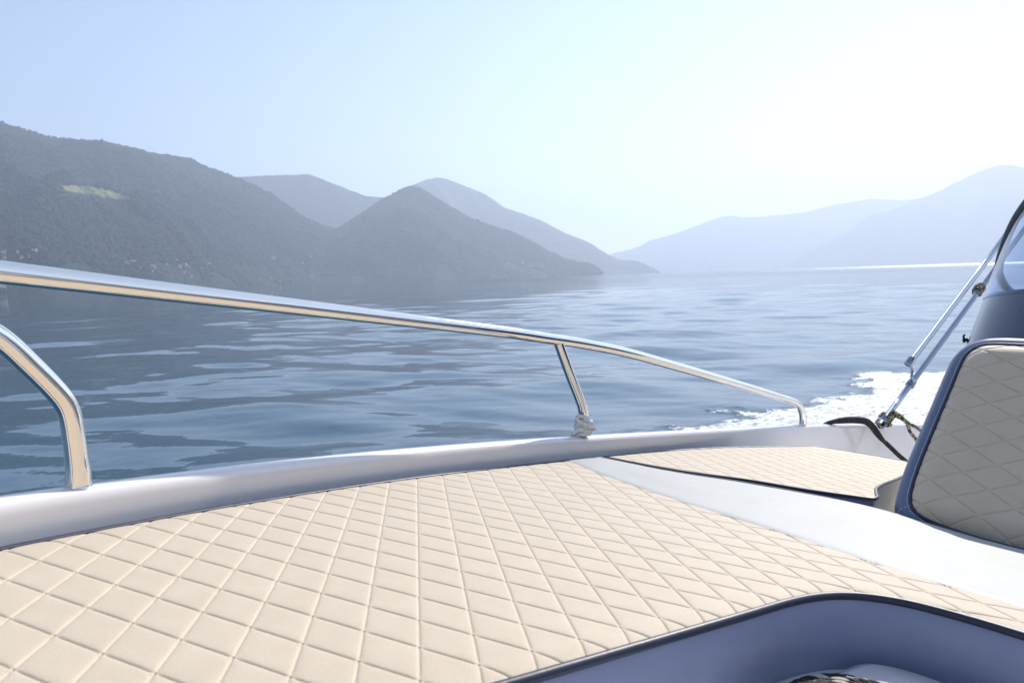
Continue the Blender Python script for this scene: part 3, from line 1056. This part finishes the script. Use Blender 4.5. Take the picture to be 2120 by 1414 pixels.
back_r = boat_thing('backrest_cushion', 'upright cream quilted backrest with navy border and white stitching', 'cushion', (1.5, YC, -.02))
def backrest():
    o = np.array([1.742, 0, .312])
    t, n = np.array([.6237, 0, .7816]), np.array([-.7816, 0, .6237])
    def world3(q, d):
        q = np.asarray(q, float)
        return o + np.outer(q[:, 0], [0, 1, 0]) + np.outer(q[:, 1], t) + np.outer(np.asarray(d) * np.ones(len(q)), n)
    h = [(.20, -.402), (.34, -.402), (.42, -.399), (.50, -.394), (.55, -.388), (.585, -.379), (.605, -.366), (.616, -.345), (.6215, -.31), (.6245, -.26), (.6255, -.15), (.6255, -.05),
         (.6255, .02), (.6235, .052), (.613, .075), (.597, .087), (.57, .0915), (.50, .0925), (.35, .0935), (.20, .0935)]
    hp = cat2(h, .012)
    poly = np.concatenate([hp, mirror2(hp)[1:-1]])
    e1, e2 = np.array([-.866, -.5]) * LAT, np.array([-.866, .5]) * LAT
    org = np.array([.589, 0.0])
    (Q, F), Mi = lattice(poly, org, e1, e2)
    uv = (Q - org) @ Mi.T
    d, _ = seg_dist(Q, poly)
    hgt = puff(uv[:, 0], uv[:, 1], .0010, .0019) + roll(d, .045, .020)
    F = F[:, ::-1]
    part('quilted_panel', world3(Q, hgt), F, M_cream, back_r)
    tg = np.roll(poly, -1, 0) - np.roll(poly, 1, 0)
    tg /= np.linalg.norm(tg, axis=1)[:, None]
    nn = np.stack([tg[:, 1], -tg[:, 0]], -1)
    # navy border flaring back from the piping, then the rear shell
    prof = [(0, -.019), (.010, -.019), (.019, -.0205), (.027, -.026), (.034, -.036), (.040, -.052), (.041, -.066), (.036, -.084), (.024, -.100), (.006, -.108), (-.05, -.112)]
    V = np.stack([world3(poly + nn * a, b_) for a, b_ in prof], 1)
    FF = [f[::-1] for f in grid_faces(len(poly), len(prof))]
    m = len(prof)
    last = (len(poly) - 1) * m
    for k in range(m - 1):
        FF.append([last + k, k, k + 1, last + k + 1][::-1])
    FF.append([i * m + m - 1 for i in range(len(poly))])
    part('border', V.reshape(-1, 3), FF, M_navy, back_r)
    part('piping', *tube(world3(poly + nn * .001, -.0185), .0036, 10, closed=True), M_pipe, back_r)
    A = Acc()
    st = cat2(np.concatenate([poly, poly[:1]]) + np.concatenate([nn, nn[:1]]) * .0068, .0030)
    P3 = world3(st, -.0184)
    for k in range(0, len(P3) - 1, 2):
        A.add(*tube([P3[k], P3[k] * .1 + P3[k + 1] * .9], .0010, 5))
    # short corner seams
    for s_ in (1, -1):
        for (da_, db_) in ((0, 0), (-.022, -.008)):
            q = np.array([[.612 + da_, -.36 + db_], [.628 + da_, -.372 + db_], [.640 + da_, -.384 + db_]])
            if s_ < 0:
                q[:, 0] = 2 * YC - q[:, 0]
            w3 = world3(q, [-.0184, -.0225, -.036])
            w3 = catmull(w3, .0042)
            for k in range(0, len(w3) - 1, 2):
                A.add(*tube([w3[k], w3[k + 1]], .0007, 5))
    part('stitching', *A.out(), M_thread, back_r)
def mirror2(p):
    q = np.asarray(p, float)[::-1].copy()
    q[:, 0] = 2 * YC - q[:, 0]
    return q
backrest()

# ------------------------------------------------------------------ ropes
def boat_mesh(name, V, F, m, label, cat, base, fm=None):
    o = mesh(name, V, F, m, None, base, fm=fm)
    P(o, label=label, category=cat)
    return o
def ropes():
    # white line wound round the foot of the stanchion
    c = np.array([1.302, float(rail_y(1.3)), .045])
    A = Acc()
    t = np.linspace(0, 1, 260)
    ang = t * 2 * math.pi * 4.4 + 2.2
    rr = .0205 + .0016 * np.sin(ang * .5 + 1)
    z = .0075 + .040 * t + .0022 * np.sin(ang + .6)
    p = c + np.stack([rr * np.cos(ang), rr * np.sin(ang), z], -1)
    A.add(*rope(p, .0060, 9).out())
    tail = catmull(c + np.array([(-.004, -.021, .050), (-.018, -.018, .056), (-.027, -.006, .056), (-.031, -.006, .047), (-.026, -.016, .040), (-.012, -.026, .034), (.008, -.028, .028), (.022, -.020, .022)]), .003)
    A.add(*rope(tail, .0058, 9).out())
    tail = catmull(c + np.array([(-.012, -.020, .022), (-.027, -.012, .020), (-.035, -.003, .012), (-.033, .006, .006), (-.022, .012, .006)]), .003)
    A.add(*rope(tail, .0058, 9).out())
    boat_mesh('rope_wrap', *A.out(), M_line, 'white rope wound round the foot of the middle rail stanchion', 'rope', tuple(c))
    # black braided mooring line over the gunwale
    A = Acc()
    p = catmull([(2.90, 1.59, -.06), (2.93, 1.572, .01), (2.97, 1.548, .050), (3.05, 1.525, .061), (3.13, 1.505, .064), (3.185, 1.49, .060), (3.22, 1.482, .044), (3.255, 1.470, .012), (3.30, 1.46, -.018), (3.33, 1.455, -.032)], .006)
    s = np.linspace(0, 1, len(p))
    A.add(*tube(p, .0100 * (1 - .2 * smooth((s - .85) / .15)), 16))
    A.add(*tube(p + np.array([0, -.006, .016]) * smooth((s - .25) / .2)[:, None] * (1 - smooth((s - .8) / .2))[:, None] * .8, .0085, 14))
    p2 = catmull([(3.325, 1.457, -.028), (3.36, 1.445, -.052), (3.41, 1.43, -.085), (3.45, 1.41, -.115), (3.48, 1.38, -.17), (3.5, 1.3, -.3)], .008)
    A.add(*tube(p2, .0105, 12))
    boat_mesh('mooring_line', *A.out(), M_braid, 'thick black braided line hanging over the white gunwale into the boat', 'rope', (3.2, 1.5, .05))
    # black and tan cord lashed to the canopy frame foot
    c = np.array([3.315, 1.472, .066])
    A = Acc()
    ang = np.linspace(0, 2 * math.pi * 5, 200)
    k = np.linspace(0, 1, 200)
    rr = .023 + .005 * np.sin(ang * .37 + .4) + .003 * np.sin(ang * 1.7)
    p = c + np.stack([rr * np.cos(ang) + .05 * k, rr * np.sin(ang), -.012 + .050 * k + .008 * np.sin(ang + .8)], -1)
    A.add(*rope(p, .0080, 8).out())
    for pts in ([(3.36, 1.462, .11), (3.398, 1.465, .100), (3.48, 1.44, .068), (3.50, 1.425, .022), (3.53, 1.41, -.01), (3.56, 1.38, -.08), (3.58, 1.3, -.2)],
                [(3.37, 1.455, .118), (3.44, 1.455, .100), (3.52, 1.45, .066), (3.64, 1.44, .030), (3.72, 1.42, -.03), (3.76, 1.38, -.12)]):
        A.add(*rope(catmull(pts, .006), .0082, 8).out())
    boat_mesh('lashing_rope', *A.out(), M_camo, 'black and tan rope knotted round the foot of the canopy tubes', 'rope', tuple(c))
    # tan cord knot half way up the tubes
    A = Acc()
    u = np.array([0, 1.0, 0])
    w = np.cross(knot_d, u)
    for j, (ph, tw) in enumerate(((0, .5), (1.4, -.6), (2.6, .9))):
        a = np.linspace(0, 2 * math.pi, 50)
        q = knot_at + knot_d * .0 + w * .010 + np.outer((.022 + .003 * np.sin(3 * a + ph)) * np.cos(a), w) + np.outer(.021 * np.sin(a), u) + np.outer(.018 * np.sin(a * 1.0 + ph) + .02 * tw, knot_d)
        A.add(*rope(q, .0070, 8).out())
    boat_mesh('cord_knot', *A.out(), M_tan, 'small tan cord knot tied round the canopy tubes near the windscreen', 'knot', tuple(knot_at))
    # coil in the recess
    A = Acc()
    a = np.linspace(0, 2 * math.pi * 3.0, 320)
    r = .105 - .014 * a / (2 * math.pi)
    p = np.stack([.765 + r * np.cos(a) * .95, .325 + r * np.sin(a) * .85, -.0885 + .0045 * a / (2 * math.pi) + .003 * np.sin(a * 2.2)], -1)
    A = rope(p, .0095, 5.5, strands=4, two_tone=True)
    boat_mesh('rope_coil', *A.out(), (M_bw, M_tan_l), 'black and white rope coiled at the bottom of the pad recess', 'rope', (.765, .325, -.098), fm=A.M)
    # moulded white hatch lid beside the coil
    a = np.linspace(0, 2 * math.pi, 64, endpoint=False)
    rings = [(1.0, 0), (1.0, .010), (.965, .018), (.90, .021), (.4, .022)]
    def se(sx, sy):
        c_, s_ = np.cos(a), np.sin(a)
        return np.stack([sx * np.sign(c_) * np.abs(c_) ** .55, sy * np.sign(s_) * np.abs(s_) ** .55], -1)
    V = np.concatenate([np.column_stack([se(.075 * k, .17 * k) + (.862, .235), np.full(64, -.0975 + z)]) for k, z in rings])
    F = []
    for k in range(len(rings) - 1):
        for j in range(64):
            F.append([k * 64 + j, k * 64 + (j + 1) % 64, (k + 1) * 64 + (j + 1) % 64, (k + 1) * 64 + j])
    F.append([(len(rings) - 1) * 64 + j for j in range(64)])
    part('locker_lid', V, F, M_gel, boat)
ropes()

# ------------------------------------------------------------------ air
def haze():
    x0, x1, y0, y1, z0, z1 = -9500, 12500, -6500, 11500, -9, 1400
    V = [(x, y, z) for z in (z0, z1) for y in (y0, y1) for x in (x0, x1)]
    F = [(0, 2, 3, 1), (4, 5, 7, 6), (0, 1, 5, 4), (2, 6, 7, 3), (0, 4, 6, 2), (1, 3, 7, 5)]
    m = bpy.data.materials.new('lake_haze')
    m.use_nodes = True
    nt = m.node_tree
    nt.nodes.clear()
    out = N(nt, 'ShaderNodeOutputMaterial')
    pv = N(nt, 'ShaderNodeVolumePrincipled')
    pv.inputs['Color'].default_value = (.74, .825, 1.0, 1)
    pv.inputs['Density'].default_value = 2.15e-4
    pv.inputs['Anisotropy'].default_value = .31
    nt.links.new(pv.outputs[0], out.inputs['Volume'])
    o = mesh('haze', V, F, m, world_space=True, smooth=False)
    P(o, kind='stuff', label='pale summer haze filling the air over the lake', category='haze')
haze()
